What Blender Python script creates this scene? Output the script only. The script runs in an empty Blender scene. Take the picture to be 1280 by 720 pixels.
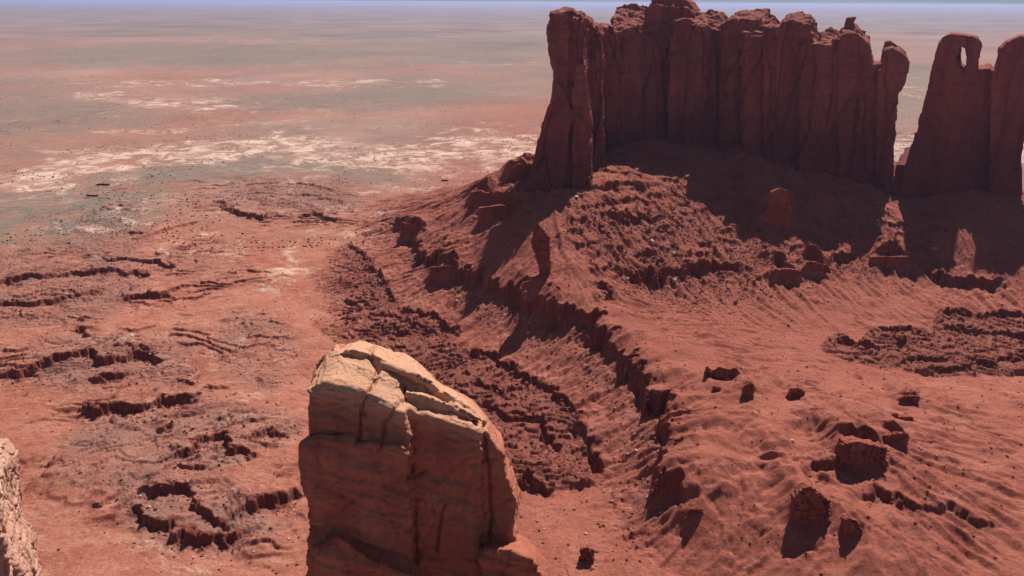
import bpy, bmesh, math, random, time
import numpy as np
T0 = time.time()
rng = np.random.default_rng(7)
random.seed(7)
scene = bpy.context.scene
COL = scene.collection
f32 = np.float32

# ------------------------------------------------------------------ camera model
H = 250.0
F = 985.0
PITCH = math.radians(19.95)
ROLL = math.radians(0.30)
fw = np.array([0, math.cos(PITCH), -math.sin(PITCH)])
rt0 = np.array([1.0, 0, 0])
up0 = np.cross(rt0, fw)
rt = math.cos(ROLL) * rt0 + math.sin(ROLL) * up0
rt, up = (math.cos(ROLL) * rt0 - math.sin(ROLL) * up0), (math.sin(ROLL) * rt0 + math.cos(ROLL) * up0)
rt_, up_ = math.cos(ROLL) * rt0 + math.sin(ROLL) * up0, -math.sin(ROLL) * rt0 + math.cos(ROLL) * up0
rt, up = rt_, up_
C0 = np.array([0.0, 0.0, H])

def ray(px, py):
    return fw + rt * ((px - 640) / F) + up * (-(py - 360) / F)
def at_z(px, py, z):
    d = ray(px, py); t = (z - H) / d[2]
    return C0 + d * t
def at_y(px, py, Y, batter=0.0):
    d = ray(px, py); t = Y / (d[1] - batter * d[2])
    return C0 + d * t
def project_px(x, y, z):  # projects world points to image pixels, where masks and cracks are laid out
    vx = x; vy = y; vz = z - H
    dz = vx * fw[0] + vy * fw[1] + vz * fw[2]
    u = (vx * rt[0] + vy * rt[1] + vz * rt[2]) / dz * F + 640
    v = -(vx * up[0] + vy * up[1] + vz * up[2]) / dz * F + 360
    return u, v

# ------------------------------------------------------------------ noise
_p = rng.permutation(256).astype(np.int32); PERM = np.concatenate([_p, _p])
_a = rng.random(256) * 2 * np.pi
GX = np.cos(_a).astype(f32); GY = np.sin(_a).astype(f32)
_g = rng.normal(size=(256, 3)); _g /= np.linalg.norm(_g, axis=1)[:, None]; G3 = _g.astype(f32)
def fade(t): return t * t * t * (t * (t * 6 - 15) + 10)
def pn2(x, y, seed=0):
    x = np.asarray(x, np.float64) + seed * 17.31; y = np.asarray(y, np.float64) + seed * 9.77
    xf0 = np.floor(x); yf0 = np.floor(y)
    xi = xf0.astype(np.int64) & 255; yi = yf0.astype(np.int64) & 255
    xf = (x - xf0).astype(f32); yf = (y - yf0).astype(f32)
    u = fade(xf); v = fade(yf)
    x1 = (xi + 1) & 255; y1 = (yi + 1) & 255
    def g(ix, iy, dx, dy):
        h = PERM[PERM[ix] + iy]
        return GX[h] * dx + GY[h] * dy
    a = g(xi, yi, xf, yf); b = g(x1, yi, xf - 1, yf)
    c = g(xi, y1, xf, yf - 1); d = g(x1, y1, xf - 1, yf - 1)
    ab = a + u * (b - a); cd = c + u * (d - c)
    return (ab + v * (cd - ab)) * 1.5
def fbm2(x, y, octv=4, seed=0, gain=0.5):
    s = 0; a = 1.0; n = 0
    for o in range(octv):
        s = s + a * pn2(x * 2 ** o, y * 2 ** o, seed + o * 3); n += a; a *= gain
    return s / n
def pn3(x, y, z, seed=0):
    x = np.asarray(x, np.float64) + seed * 17.31; y = y + seed * 9.77; z = z + seed * 5.13
    fx = np.floor(x); fy = np.floor(y); fz = np.floor(z)
    xi = fx.astype(np.int64) & 255; yi = fy.astype(np.int64) & 255; zi = fz.astype(np.int64) & 255
    xf = (x - fx).astype(f32); yf = (y - fy).astype(f32); zf = (z - fz).astype(f32)
    u = fade(xf); v = fade(yf); w = fade(zf)
    r = 0
    for dx in (0, 1):
        for dy in (0, 1):
            for dz in (0, 1):
                h = PERM[PERM[PERM[(xi + dx) & 255] + ((yi + dy) & 255)] + ((zi + dz) & 255)]
                g = G3[h]
                d = g[:, 0] * (xf - dx) + g[:, 1] * (yf - dy) + g[:, 2] * (zf - dz)
                r = r + d * (u if dx else 1 - u) * (v if dy else 1 - v) * (w if dz else 1 - w)
    return r * 1.5
def fbm3(x, y, z, octv=3, seed=0):
    s = 0; a = 1.0; n = 0
    for o in range(octv):
        k = 2 ** o
        s = s + a * pn3(x * k, y * k, z * k, seed + o * 3); n += a; a *= 0.5
    return s / n
HV = rng.random(256).astype(f32)
def cells(x, y, z, seed=0):
    """nearest jittered cell: (value of the cell, distance to its border)"""
    x = np.asarray(x, np.float64) + seed * 7.7; y = y + seed * 3.3; z = z + seed * 1.9
    fx = np.floor(x); fy = np.floor(y); fz = np.floor(z)
    xi = fx.astype(np.int64); yi = fy.astype(np.int64); zi = fz.astype(np.int64)
    x = (x - fx).astype(f32); y = (y - fy).astype(f32); z = (z - fz).astype(f32)
    F1 = np.full(x.shape, 9, f32); F2 = F1.copy(); ID = np.zeros(x.shape, np.int64)
    for dx in (-1, 0, 1):
        for dy in (-1, 0, 1):
            for dz in (-1, 0, 1):
                h = PERM[PERM[PERM[(xi + dx) & 255] + ((yi + dy) & 255)] + ((zi + dz) & 255)]
                px = dx + HV[h]; py = dy + HV[(h + 85) & 255]; pz = dz + HV[(h + 170) & 255]
                d = (px - x) ** 2 + (py - y) ** 2 + (pz - z) ** 2
                n1 = d < F1
                F2 = np.where(n1, F1, np.minimum(F2, d)); ID = np.where(n1, h, ID); F1 = np.minimum(F1, d)
    return HV[(ID + 33) & 255] - .5, np.sqrt(F2) - np.sqrt(F1)
def sstep(a, b, x):
    t = np.clip((x - a) / (b - a), 0, 1); return t * t * (3 - 2 * t)

# ------------------------------------------------------------------ terrain base from heights assumed at image pixels and world points
CP = [  # px, py, height
 (0,720,0),(200,700,0),(350,600,0),(0,500,0),(200,450,0),(100,300,0),(300,250,0),(450,250,0),(0,150,0),(600,185,0),
 (400,350,1),(330,500,0),(500,800,0),(700,725,1),(640,660,0),(600,480,1),(700,560,1),(540,430,1),(450,380,2),(400,330,1),(470,300,3),
 (555,400,7),(640,430,8),(700,470,6),(735,520,5),(770,570,4),(790,620,3),(810,665,3),(900,705,6),(500,340,6),
 (505,275,20),(540,328,26),(585,342,28),(640,372,30),(700,392,31),(750,415,31),(790,450,30),(830,505,28),(850,555,27),(845,598,24),(872,632,19),
 (690,358,46),(700,240,90),(650,280,70),(620,320,50),(600,240,58),(650,210,82),(600,290,44),(560,300,30),
 (770,200,98),(740,300,62),(800,260,75),(850,320,42),(800,360,31),(860,382,22),(760,380,38),(800,418,33),(850,460,31),
 (880,500,30),(930,512,30),(960,560,27),(900,600,23),(950,650,17),(1000,700,13),
 (1000,478,21),(1060,528,30),(1130,560,30),(1150,498,21),(1200,560,18),(1280,620,14),(1200,680,20),(1280,725,15),(1100,680,22),(1040,600,27),
 (1000,400,16),(1100,440,10),(1200,420,9),(1280,440,8),(1280,380,13),(1200,365,20),(1280,500,9),(920,430,20),(1060,480,15),
 (900,340,33),(960,320,38),(1060,300,45),(1130,300,42),(1130,250,62),(1125,205,80),(960,232,80),(1040,250,72),
 (1200,282,60),(1250,260,66),(1290,300,44),(1200,340,28),
]
WP = [(x, y, 112) for x in (120,180,240) for y in (884, 940)] + [(300,862,108),(370,835,98),(300,935,108),(370,935,98),(90,900,106)] + [(60,800,96),(70,860,96),(440,800,78),(520,800,72),(430,860,75),(520,870,60)]
WP += [(x, y, 0) for x in (-100,60,220,380,540,700) for y in (1120, 1230)] + [(-60,1000,25),(480,1000,25),(620,900,25),(-120,900,20)]
WP += [(x, y, 0) for x in (-650,-450) for y in (200,500,900,1200)] + [(950,y,4) for y in (200,500,800,1200)] + [(750,y,7) for y in (350,600,800)]
WP += [(x, 180, 0) for x in (-300,-100,100)] + [(300,180,6),(500,180,6),(200,240,14)]
pts = [at_z(a, b, c) for a, b, c in CP]
P = np.array([[p[0], p[1]] for p in pts] + [[a, b] for a, b, c in WP])
V = np.array([c for a, b, c in CP] + [c for a, b, c in WP], float)
D = np.sqrt(((P[:, None] - P[None]) ** 2).sum(-1))
n = len(P)
A = np.zeros((n + 1, n + 1)); A[:n, :n] = D; A[:n, n] = 1; A[n, :n] = 1
wts = np.linalg.solve(A, np.append(V, 0))
X0, X1, Y0, Y1 = -600, 900, 190, 1210
cx = np.arange(X0, X1 + 1, 6.0); cy = np.arange(Y0, Y1 + 1, 6.0)
cX, cY = np.meshgrid(cx, cy)
cz = np.zeros(cX.shape) + wts[n]
for (a, b), w in zip(P, wts[:n]):
    cz += w * np.sqrt((cX - a) ** 2 + (cY - b) ** 2 + 9.0)
def blur(a, it=1):
    for _ in range(it):
        p = np.pad(a, 1, mode='edge')
        a = (p[:-2, 1:-1] + 2 * p[1:-1, 1:-1] + p[2:, 1:-1]) / 4
        p = np.pad(a, 1, mode='edge')
        a = (p[1:-1, :-2] + 2 * p[1:-1, 1:-1] + p[1:-1, 2:]) / 4
    return a
cz = blur(cz, 3)
def bil(grid, gx0, gy0, step, x, y):
    u = np.clip((x - gx0) / step, 0, grid.shape[1] - 1.001); v = np.clip((y - gy0) / step, 0, grid.shape[0] - 1.001)
    i = u.astype(np.int64); j = v.astype(np.int64); fu = u - i; fv = v - j
    return (grid[j, i] * (1 - fu) * (1 - fv) + grid[j, i + 1] * fu * (1 - fv) + grid[j + 1, i] * (1 - fu) * fv + grid[j + 1, i + 1] * fu * fv)
def base_z(x, y):
    return bil(cz, X0, Y0, 6.0, np.asarray(x, float), np.asarray(y, float))
def ground_pt(px, py, fn=None, z0=20.0):
    fn = fn or base_z
    d = ray(px, py)
    if d[2] >= -0.003: d[2] = -0.003
    # march towards the first crossing
    t = np.linspace(100, 3000, 3000)
    X = d[0] * t; Y = d[1] * t; Z = H + d[2] * t
    inside = (X > X0) & (X < X1) & (Y > Y0) & (Y < Y1)
    g = np.where(inside, fn(X, Y), 0.0)
    k = np.argmax(Z < g)
    if Z[k] >= g[k]: return at_z(px, py, 0)
    return np.array([X[k], Y[k], g[k]])

gx = np.arange(X0, X1 + 1, 1.0); gy = np.arange(Y0, Y1 + 1, 1.0)
RX, RY = np.meshgrid(gx, gy)
Z = blur(bil(cz, X0, Y0, 6.0, RX, RY), 6)
SU, SV = project_px(RX, RY, Z)  # image pixel coordinates of each terrain cell
def blob(u, v, cx_, cy_, rx, ry, ang=0, soft=0.35):
    c, s = math.cos(math.radians(ang)), math.sin(math.radians(ang))
    du, dv = u - cx_, v - cy_
    a = (du * c + dv * s) / rx; b = (-du * s + dv * c) / ry
    return 1 - sstep(1 - soft, 1 + soft, np.sqrt(a * a + b * b))
nw1 = fbm2(RX / 60, RY / 60, 4, 11)
slope0 = np.hypot(*np.gradient(Z))
# broad undulation
Z += fbm2(RX / 90, RY / 90, 4, 1) * 4.0 + np.where(RX < 0, .8, .3) * fbm2(RX / 28, RY / 28, 3, 2) * 1.6

# ribs on the near hillside
rib = blob(SU, SV, 1050, 580, 240, 150, 0, .5)
wx = RX + 14 * fbm2(RX / 50, RY / 50, 2, 5); wy = RY + 14 * fbm2(RX / 50, RY / 50, 2, 6)
ribn = 1 - np.abs(fbm2((wx * .5 + wy) / 24, (wx - wy * .5) / 90, 3, 21)) * 2.2
Z += rib * (blur(ribn, 2) - .5) * 2.5
# rill-ribbed talus running down from the big wall
tal = blob(SU, SV, 930, 300, 330, 95, 10, .3)
rl = 1 - np.abs(fbm2(wx / 9, wy / 60, 3, 23)) * 2
Z += tal * (rl - .5) * 1.0
band_ = blob(SU, SV, 785, 245, 50, 36, 0, .4)
rough = (1 - .8 * band_) * np.clip(blob(SU, SV, 830, 290, 130, 75, 25, .4) + .6 * blob(SU, SV, 1000, 300, 180, 40, 5, .4), 0, 1)
Z += rough * np.abs(fbm2(RX / 7, RY / 7, 3, 31)) * .5
# beds crossing the talus: thin level ledges, broken along their length
qq = (Z + 1.5 * fbm2(RX / 14, RY / 14, 3, 33)) / 6.5; qf = np.floor(qq); qr = qq - qf
shp = sstep(-.05, .2, fbm2(RX / 34, RY / 24, 3, 34)) * np.clip(tal * 1.2, 0, 1) * sstep(24, 34, Z)
qd = np.clip(qr / (1 - .86 * shp), 0, 1)
Z += (qd - qr) * 6.5 * .6 * np.clip(tal * 1.3, 0, 1)
tal_edge = shp * (qr < (1 - .86 * shp) + .05)

wA = fbm2(RX / 17, RY / 17, 3, 51); wB = fbm2(RX / 17, RY / 17, 3, 52)
# ---- outcrops and the rises they front
OUTC = [  # outline px (clockwise from top left), depth m, label
 ([(666,282),(672,278),(688,300),(689,352),(680,360),(664,310)], 9, 'thin upright fin of dark rock just below the big butte\'s left tower'),
 ([(958,262),(966,240),(976,234),(986,240),(992,264),(992,296),(960,296)], 16, 'squat pillar with a sunlit top at the foot of the big butte\'s wall'),
 ([(879,470),(884,459),(892,466),(900,458),(912,464),(922,460),(931,475),(928,488),(884,484)], 6, 'jagged low outcrop with teeth like a broken wall on the open slope'),
 ([(886,492),(892,482),(902,486),(903,496),(890,498)], 4, 'round single knob just below the jagged outcrop'),
 ([(928,500),(930,486),(938,478),(944,486),(940,508),(930,510)], 6, 'small dark stub right of the jagged outcrop'),
 ([(982,498),(988,486),(996,484),(1006,492),(1006,506),(992,508)], 6, 'small two-lobed dark outcrop alone on the open slope'),
 ([(1052,582),(1056,556),(1074,552),(1098,562),(1110,566),(1109,598),(1086,606),(1060,600)], 14, 'wide overhanging dark bluff on the rib above the large wedge'),
 ([(1100,560),(1106,546),(1134,541),(1137,546),(1134,572),(1120,562)], 10, 'pointed block hanging above the slope, right of the wide bluff'),
 ([(1124,502),(1130,496),(1150,494),(1151,506),(1148,516),(1134,508)], 6, 'small flat topped block at the top of the right slope'),
 ([(993,632),(1004,612),(1012,608),(1026,622),(1038,640),(1038,668),(1020,686),(1000,670)], 12, 'large dark wedge of rock, tallest on the near slope'),
 ([(1056,668),(1058,648),(1072,652),(1088,672),(1082,686),(1060,686)], 9, 'lower dark block right beside the large wedge'),
 ([(722,720),(726,688),(732,684),(741,690),(743,718)], 5, 'stubby free-standing pillar below the near spire\'s right foot'),
 ([(962,362),(964,338),(986,336),(1003,340),(1002,364),(974,368)], 14, 'square ledge block below the shade of the big butte'),
 ([(1004,342),(1010,326),(1034,334),(1036,360),(1018,352)], 12, 'slanting ledge block right of the square one'),
 ([(1088,340),(1090,322),(1136,320),(1139,338),(1120,346)], 14, 'long ledge block under the gap between the buttes'),
 ([(1120,516),(1124,526),(1140,524),(1141,532),(1122,534)], 5, 'small dark lip in the right slope above the pointed block'),
 ([(584,264),(588,242),(600,238),(614,247),(612,262),(592,268)], 14, 'dark buttress block at the left end of the upper slope'),
 ([(596,290),(598,262),(625,256),(650,262),(648,282),(612,290)], 16, 'long dark bench cliff left of the big butte\'s tower'),
 ([(630,236),(638,214),(648,204),(662,208),(660,236),(640,240)], 14, 'stepped dark block against the left foot of the big butte'),
 ([(500,300),(501,278),(520,280),(531,292),(526,302),(506,310)], 9, 'first dark block at the far end of the long ledge'),
 ([(534,356),(538,336),(560,332),(576,335),(570,350),(546,358)], 9, 'broad overhang on the bend of the long ledge'),
 ([(813,616),(820,602),(842,598),(852,612),(846,630),(820,628)], 8, 'hollowed dark block near the lower end of the long ledge'),
 ([(852,652),(862,636),(878,636),(884,650),(866,660)], 6, 'last small dark block at the lower end of the long ledge'),
 ([(104,250),(108,243),(122,243),(125,249)], 6, 'small black block on the grey flat, lower of two'),
 ([(116,237),(120,229),(136,229),(140,235)], 6, 'small black block on the grey flat, upper of two'),
 ([(549,232),(552,224),(560,224),(560,232)], 5, 'lone dark block on the pale flat left of the big butte'),
]

def squat(poly, f=.6):
    if poly[0] in ((666,282), (958,262)): f = .85   # the traced dark shapes hold the rock and its shadow: the rock is the upper part
    t = min(b for a, b in poly); return [(a, t + (b - t) * f) for a, b in poly]
ALONE = (0, 2, 3, 11, 23, 24, 25)   # outcrops that stand free of the slope
for k, (poly, th, lab) in enumerate(OUTC):
    if k in ALONE: continue
    a_ = np.array(squat(poly), float); c = a_.mean(0); g = ground_pt(c[0], a_[:, 1].max() - 2)
    tops = a_[a_[:, 1] < c[1]]; zt = np.mean([at_y(a, b, g[1])[2] for a, b in tops]); hgt = zt - g[2] - 1.0
    cxm = at_y(c[0], c[1], g[1])[0]; wdt = (at_y(a_[:, 0].max(), c[1], g[1])[0] - at_y(a_[:, 0].min(), c[1], g[1])[0]) / 2
    dx = (RX - cxm) / wdt + .35 * wA; dy = RY - (g[1] + 2.0) + 3 * wB
    big_ = (1.0 if wdt > 11 else .55) if k != 1 else .5
    Z += max(hgt, 0) * big_ * np.exp(-np.maximum(np.abs(dx) - .45, 0) ** 2 * 2.2) * np.where(dy > 0, np.exp(-np.maximum(dy - 4, 0) / (abs(hgt) * 3.0 + 8)), np.exp(-(dy / 2.5) ** 2))
# ---- rain-wash erosion (many drops at once)
def erode(Z, batches, nd, steps, seed):
    r = np.random.default_rng(seed); ny, nx = Z.shape; Z = Z.copy(); flat = Z.ravel()
    inertia, cap, ero, dep, evap, grav, minsl = .12, 3.2, .28, .25, .02, 4., .01
    for b in range(batches):
        x = r.random(nd) * (nx - 4) + 1.5; y = r.random(nd) * (ny - 4) + 1.5
        dx = np.zeros(nd); dy = np.zeros(nd); v = np.ones(nd); wtr = np.ones(nd); sed = np.zeros(nd)
        delta = np.zeros(nx * ny)
        for s in range(steps):
            i = x.astype(np.int64); j = y.astype(np.int64); u = x - i; w = y - j; k = j * nx + i
            a = flat[k]; bb = flat[k + 1]; c = flat[k + nx]; d = flat[k + nx + 1]
            hgt = a * (1 - u) * (1 - w) + bb * u * (1 - w) + c * (1 - u) * w + d * u * w
            gxx = (bb - a) * (1 - w) + (d - c) * w; gyy = (c - a) * (1 - u) + (d - bb) * u
            dx = dx * inertia - gxx * (1 - inertia); dy = dy * inertia - gyy * (1 - inertia)
            L = np.sqrt(dx * dx + dy * dy) + 1e-6; dx /= L; dy /= L
            xn = x + dx; yn = y + dy
            ok = (xn > 1) & (xn < nx - 2.5) & (yn > 1) & (yn < ny - 2.5)
            xn = np.where(ok, xn, x); yn = np.where(ok, yn, y); wtr = np.where(ok, wtr, 0)
            i2 = xn.astype(np.int64); j2 = yn.astype(np.int64); u2 = xn - i2; w2 = yn - j2; k2 = j2 * nx + i2
            hn_ = flat[k2] * (1 - u2) * (1 - w2) + flat[k2 + 1] * u2 * (1 - w2) + flat[k2 + nx] * (1 - u2) * w2 + flat[k2 + nx + 1] * u2 * w2
            dh = hn_ - hgt
            cpt = np.maximum(-dh, minsl) * np.minimum(v, 4) * wtr * cap
            up_hill = dh > 0
            dp = np.where(up_hill, np.minimum(dh, sed), np.where(sed > cpt, (sed - cpt) * dep, 0))
            er = np.where(~up_hill & (sed <= cpt), np.minimum((cpt - sed) * ero, -dh * .5), 0)
            er = np.clip(er, 0, .25)
            amt = (dp - er) * (wtr > 0)
            sed = sed - amt
            for kk, ww in ((k, (1 - u) * (1 - w)), (k + 1, u * (1 - w)), (k + nx, (1 - u) * w), (k + nx + 1, u * w)):
                delta += np.bincount(kk, amt * ww, nx * ny)
            v = np.sqrt(np.maximum(v * v - dh * grav, .01)); wtr = wtr * (1 - evap)
            x, y = xn, yn
        dl = np.clip(delta.reshape(ny, nx), -.9, .9)
        dl = .4 * dl + .6 * blur(dl, 2)
        Z += dl; flat = Z.ravel()
    return Z
EB = 3
Z = erode(Z, EB, 70000, 34, 3)
print('erode', time.time() - T0)
# ---- runnels that follow the fall of the ground
Gs = blur(blur(Z, 6)[::2, ::2], 10); gy_, gx_ = np.gradient(Gs, 2.0)
Lg = np.hypot(gx_, gy_) + 1e-4; ux, uy = gx_ / Lg, gy_ / Lg
cX2, cY2 = RX[::2, ::2], RY[::2, ::2]
N1 = 1 - 2.4 * np.abs(fbm2(cX2 / 19, cY2 / 19, 2, 151)); N2 = fbm2(cX2 / 8, cY2 / 8, 2, 152)
def flow(N, stp, n_):
    acc = N.copy()
    for sg in (-1, 1):
        x = cX2.copy(); y = cY2.copy()
        for k_ in range(n_):
            x += sg * stp * bil(ux, X0, Y0, 2.0, x, y); y += sg * stp * bil(uy, X0, Y0, 2.0, x, y)
            acc += bil(N, X0, Y0, 2.0, x, y)
    acc /= 2 * n_ + 1; acc -= acc.mean(); return acc / acc.std()
L1 = flow(N1, 5.0, 6); L2 = flow(N2, 3.0, 6)
stp_ = sstep(.05, .22, bil(Lg, X0, Y0, 2.0, RX, RY)) * (Z > 3)
r1 = bil(L1, X0, Y0, 2.0, RX, RY); r2 = bil(L2, X0, Y0, 2.0, RX, RY)
Z += stp_ * (np.clip(-np.abs(r1) * 1.5 + 1, -1.6, 1) * 1.15 + np.clip(1 - np.abs(r2) * 1.5, -1.6, 1) * .5)

# ---- terraced badland patches
terr = [        (60,368,120,44,-8,.69),(200,560,130,60,-8,.69),(140,455,120,38,0,.69),(365,245,85,22,4,.69),(120,300,70,30,0,.6),(250,640,110,40,12,.65),(320,440,60,50,0,.5),(60,340,130,28,0,.6),(330,540,50,30,0,.5),(250,330,60,20,0,.4)]
M_dark = np.zeros_like(Z); M_terr = np.zeros_like(Z)
wu = SU + 26 * nw1; wv = SV + 14 * fbm2(RX / 45, RY / 45, 3, 12)
for k, (a, b, c, d, e, s) in enumerate(terr):
    m = blob(wu, wv, a, b, c, d, e, .34 if s > .7 else .3) * s
    M_terr = np.maximum(M_terr, m)
    if s > .7: M_dark = np.maximum(M_dark, m)
tn = (fbm2(wx / 48, wy / 36, 3, 41) + .16 * fbm2(RX / 8, RY / 8, 3, 42)) * 17
ts = 2.6
BADL = [[(380,335),(436,300),(458,318),(480,348),(499,383),(530,386),(555,399),(578,412),(560,428),(585,440),(611,446),(642,458),(671,480),(708,498),(727,522),(731,553),(758,584),(750,602),(700,612),(640,606),(600,560),(560,480),(500,440),(430,440),(385,400)],
        [(1026,430),(1042,423),(1072,434),(1086,417),(1145,411),(1166,414),(1172,394),(1200,388),(1250,394),(1320,400),(1320,462),(1220,471),(1146,466),(1110,461),(1070,453),(1030,443)]]
su_ = SU + 5 * fbm2(RX / 16, RY / 16, 3, 13); sv_ = SV + 3.5 * fbm2(RX / 16, RY / 16, 3, 14)
for pg in BADL:
    ins_ = np.zeros(Z.shape, bool)
    for (xa, ya), (xb, yb) in zip(pg, pg[1:] + pg[:1]):
        if ya == yb: continue
        ins_ ^= ((ya > sv_) != (yb > sv_)) & (su_ < (xb - xa) * (sv_ - ya) / (yb - ya) + xa)
    m_ = blur(ins_.astype(float), 1) * np.where(SV < 999, sstep(378, 462, SU + 34 * nw1 + 12 * fbm2(RX / 12, RY / 12, 2, 15)), 1); M_dark = np.maximum(M_dark, m_); M_terr = np.maximum(M_terr, m_)
q = tn / ts; fl = np.floor(q); fr = q - fl
tz = (fl + sstep(.0, .1, fr) ) * ts
M_t2 = np.clip(M_terr * 1.5, 0, 1.1)
Z += M_t2 * (tz - 0.45 * tn) * np.where(M_dark > .1, .95, .5)
# benches of the open flats: steps that sharpen into ledges here and there and fade into slopes elsewhere
bn = (fbm2(wx / 120, wy / 75, 4, 141) + .05 * fbm2(RX / 7, RY / 7, 2, 142)) * 26
bs = 4.2; bq = bn / bs; bf = np.floor(bq); br = bq - bf
sharp = sstep(-.12, .12, fbm2(RX / 50, RY / 50, 3, 143)); wd_ = 1 - .93 * sharp
lm = 0
for b_ in [(60,370,170,60,-8),(190,560,170,75,-8),(130,450,190,55,0),(350,250,130,34,4),(250,645,150,50,10),(90,250,90,30,0),(320,440,50,60,0),(340,545,70,40,0),(230,340,120,40,0)]:
    lm = np.maximum(lm, blob(wu, wv, *b_, .35))
lm = lm * (1 - .6 * M_terr) * (SU < 640)
st_ = (bf + np.clip(br / wd_, 0, 1)) * bs
Z += lm * (st_ - .55 * bn) * .72
bench_edge = lm * sharp * ((br < wd_ + .04)) * 1.0
bench_foot = lm * sharp * (br > .72)
Z += (M_dark > .2) * M_dark * np.abs(fbm2(RX / 4.5, RY / 4.5, 3, 43)) * 1.3

# ---- scarps: traced ledge lines; the low side lies to the right of the line's direction
SC = [  # points, height, upper decay, lower decay, ragged
 ([(497,272),(510,284),(528,296),(520,308),(540,330),(568,331),(588,344),(612,349),(632,361),(652,369),(682,378),(720,392),(748,410),(764,424),(762,438),(788,452),(800,472),(814,490),(830,516),(828,542),(843,560),(836,585),(818,606),(850,614),(872,640)],12.5,60,30,1.0),
 ([(268,251),(285,258),(300,267),(325,276),(338,267)],9,30,14,.7),
 ([(372,273),(395,265),(410,274),(430,277)],8,18,14,.7),
 ([(300,233),(350,230),(385,233),(425,241)],5,20,12,.5),([(305,244),(380,243),(408,249),(432,257)],4,14,10,.5),
 ([(124,325),(150,325),(175,326),(222,333)],8,24,12,.6),([(-10,354),(60,344),(110,338),(150,341),(192,344)],8,30,14,.6),
 ([(138,378),(155,374),(178,370),(226,374)],10,26,14,.7),([(-10,381),(40,378),(85,374),(106,367),(138,361)],8,20,12,.6),
 ([(-20,466),(40,461),(62,451),(95,442),(118,444),(124,454),(150,449),(182,441),(192,448),(216,454)],11,24,16,.7),([(128,447),(150,440),(175,438),(200,443)],5,12,8,.8),
 ([(95,480),(140,470),(180,463)],8,22,14,.7),([(106,504),(116,516),(126,522),(150,509),(186,513),(205,506),(228,503),(256,509)],10,20,14,.8),([(190,532),(216,531)],8,10,8,.8),
 ([(205,574),(230,571),(243,562),(247,549),(266,545),(284,548),(289,568),(304,572),(324,571)],10,18,12,.8),([(226,583),(262,584)],7,10,8,.9),
 ([(170,613),(203,609),(235,615),(252,623),(262,640),(276,648),(306,654)],10,20,10,.8),([(143,632),(170,640),(200,650),(226,664),(262,677),(292,673),(308,654)],10,18,14,.7),
 ([(285,640),(312,630),(330,625),(352,621),(392,618)],9,20,14,.6),([(316,548),(345,546),(364,551)],5,12,8,.6),
 ([(168,209),(200,205)],11,20,16,.8),([(116,234),(140,232)],11,20,16,.6),([(104,247),(124,245)],10,20,16,.6),([(44,206),(66,206)],7,20,14,.6),
 ([(155,305),(200,291),(250,275)],4,8,6,.3),([(157,290),(190,293)],7,14,12,.5),([(80,420),(100,416),(118,424)],5,10,8,.9),([(210,478),(250,485)],4,9,8,.8),([(255,498),(275,483),(290,490)],4,9,8,.6),
 ([(735,239),(780,234),(815,236)],7,22,10,.5),([(748,252),(790,254),(820,252)],4,12,8,.5),([(750,267),(785,271),(822,266)],10,26,12,.6),
 ([(745,352),(760,372),(768,385)],7,10,8,1.0),([(768,348),(800,347),(835,352),(855,336),(880,332),(942,338)],11,22,14,1.0),([(800,330),(830,318)],6,8,6,1.0),
 ([(958,337),(985,334)],16,14,14,.7),([(996,322),(1038,338)],14,14,14,.6),([(1036,318),(1072,324)],10,14,10,.7),([(1086,322),(1110,324),(1138,322)],15,16,14,.5),([(1148,340),(1200,352),(1262,350)],9,20,14,.7),
 ([(586,248),(596,238),(616,246)],16,20,14,.6),([(597,262),(620,256),(658,262)],18,26,18,.6),([(633,222),(645,208),(662,212)],16,16,14,.7),([(628,236),(650,232)],8,12,8,.6),
 ([(540,300),(556,303),(560,318)],4,7,6,1.0),
 ([(436,302),(458,320),(480,350),(497,380)],5,20,24,.5),([(499,383),(530,386),(555,399),(577,412)],5,20,20,.5),([(583,438),(611,445),(642,457),(671,479),(708,497),(727,521),(732,553),(757,583),(752,600)],6,24,26,.5),([(600,500),(638,517),(673,521),(692,541),(701,570)],6,16,14,.5),([(592,474),(620,484),(650,500)],4,12,10,.6),([(470,398),(500,396),(535,408),(540,420)],4,12,10,.5),([(470,410),(505,410),(525,420)],3.5,10,8,.5),([(420,372),(450,376),(466,388)],4,10,8,.6),([(420,392),(440,398),(452,404)],4,10,8,.6),
 ([(655,600),(690,610)],6,10,8,.9),
 ([(1030,428),(1072,436),(1110,442)],5,16,14,.5),([(1085,418),(1120,414),(1166,417)],5,20,14,.5),([(1168,398),(1200,390),(1250,396),(1310,404)],5,24,14,.5),([(1170,418),(1215,408),(1260,420),(1310,424)],5,14,12,.6),([(1110,455),(1150,450),(1190,446)],4,12,10,.5),([(1150,466),(1200,462),(1240,455),(1300,440)],5,14,12,.6),([(1100,430),(1140,432),(1175,430)],4,10,10,.5),
 ([(1045,560),(1070,553),(1108,562)],9,26,14,.6),([(1012,580),(1045,590)],6,16,10,.6),([(1098,545),(1136,542)],8,22,10,.5),([(1120,500),(1150,495)],5,16,8,.6),([(1058,618),(1078,612),(1140,630),(1200,642),(1260,655)],3.5,14,12,.9),
]
def chaikin(p, it=2):
    p = np.asarray(p, float)
    for _ in range(it):
        if len(p) < 3: break
        a = p[:-1] * .75 + p[1:] * .25; b = p[:-1] * .25 + p[1:] * .75
        q = np.empty((2 * len(a), 2)); q[0::2] = a; q[1::2] = b
        p = np.vstack([p[:1], q, p[-1:]])
    return p
wA = fbm2(RX / 17, RY / 17, 3, 51); wB = fbm2(RX / 17, RY / 17, 3, 52)
wA2 = np.round(2.5 * pn2(RX / 5, RY / 5, 53)) / 2.5 + .5 * pn2(RX / 2.6, RY / 2.6, 56); wB2 = np.round(2.5 * pn2(RX / 5, RY / 5, 54)) / 2.5
hn = pn2(RX / 22, RY / 22, 55)
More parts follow.
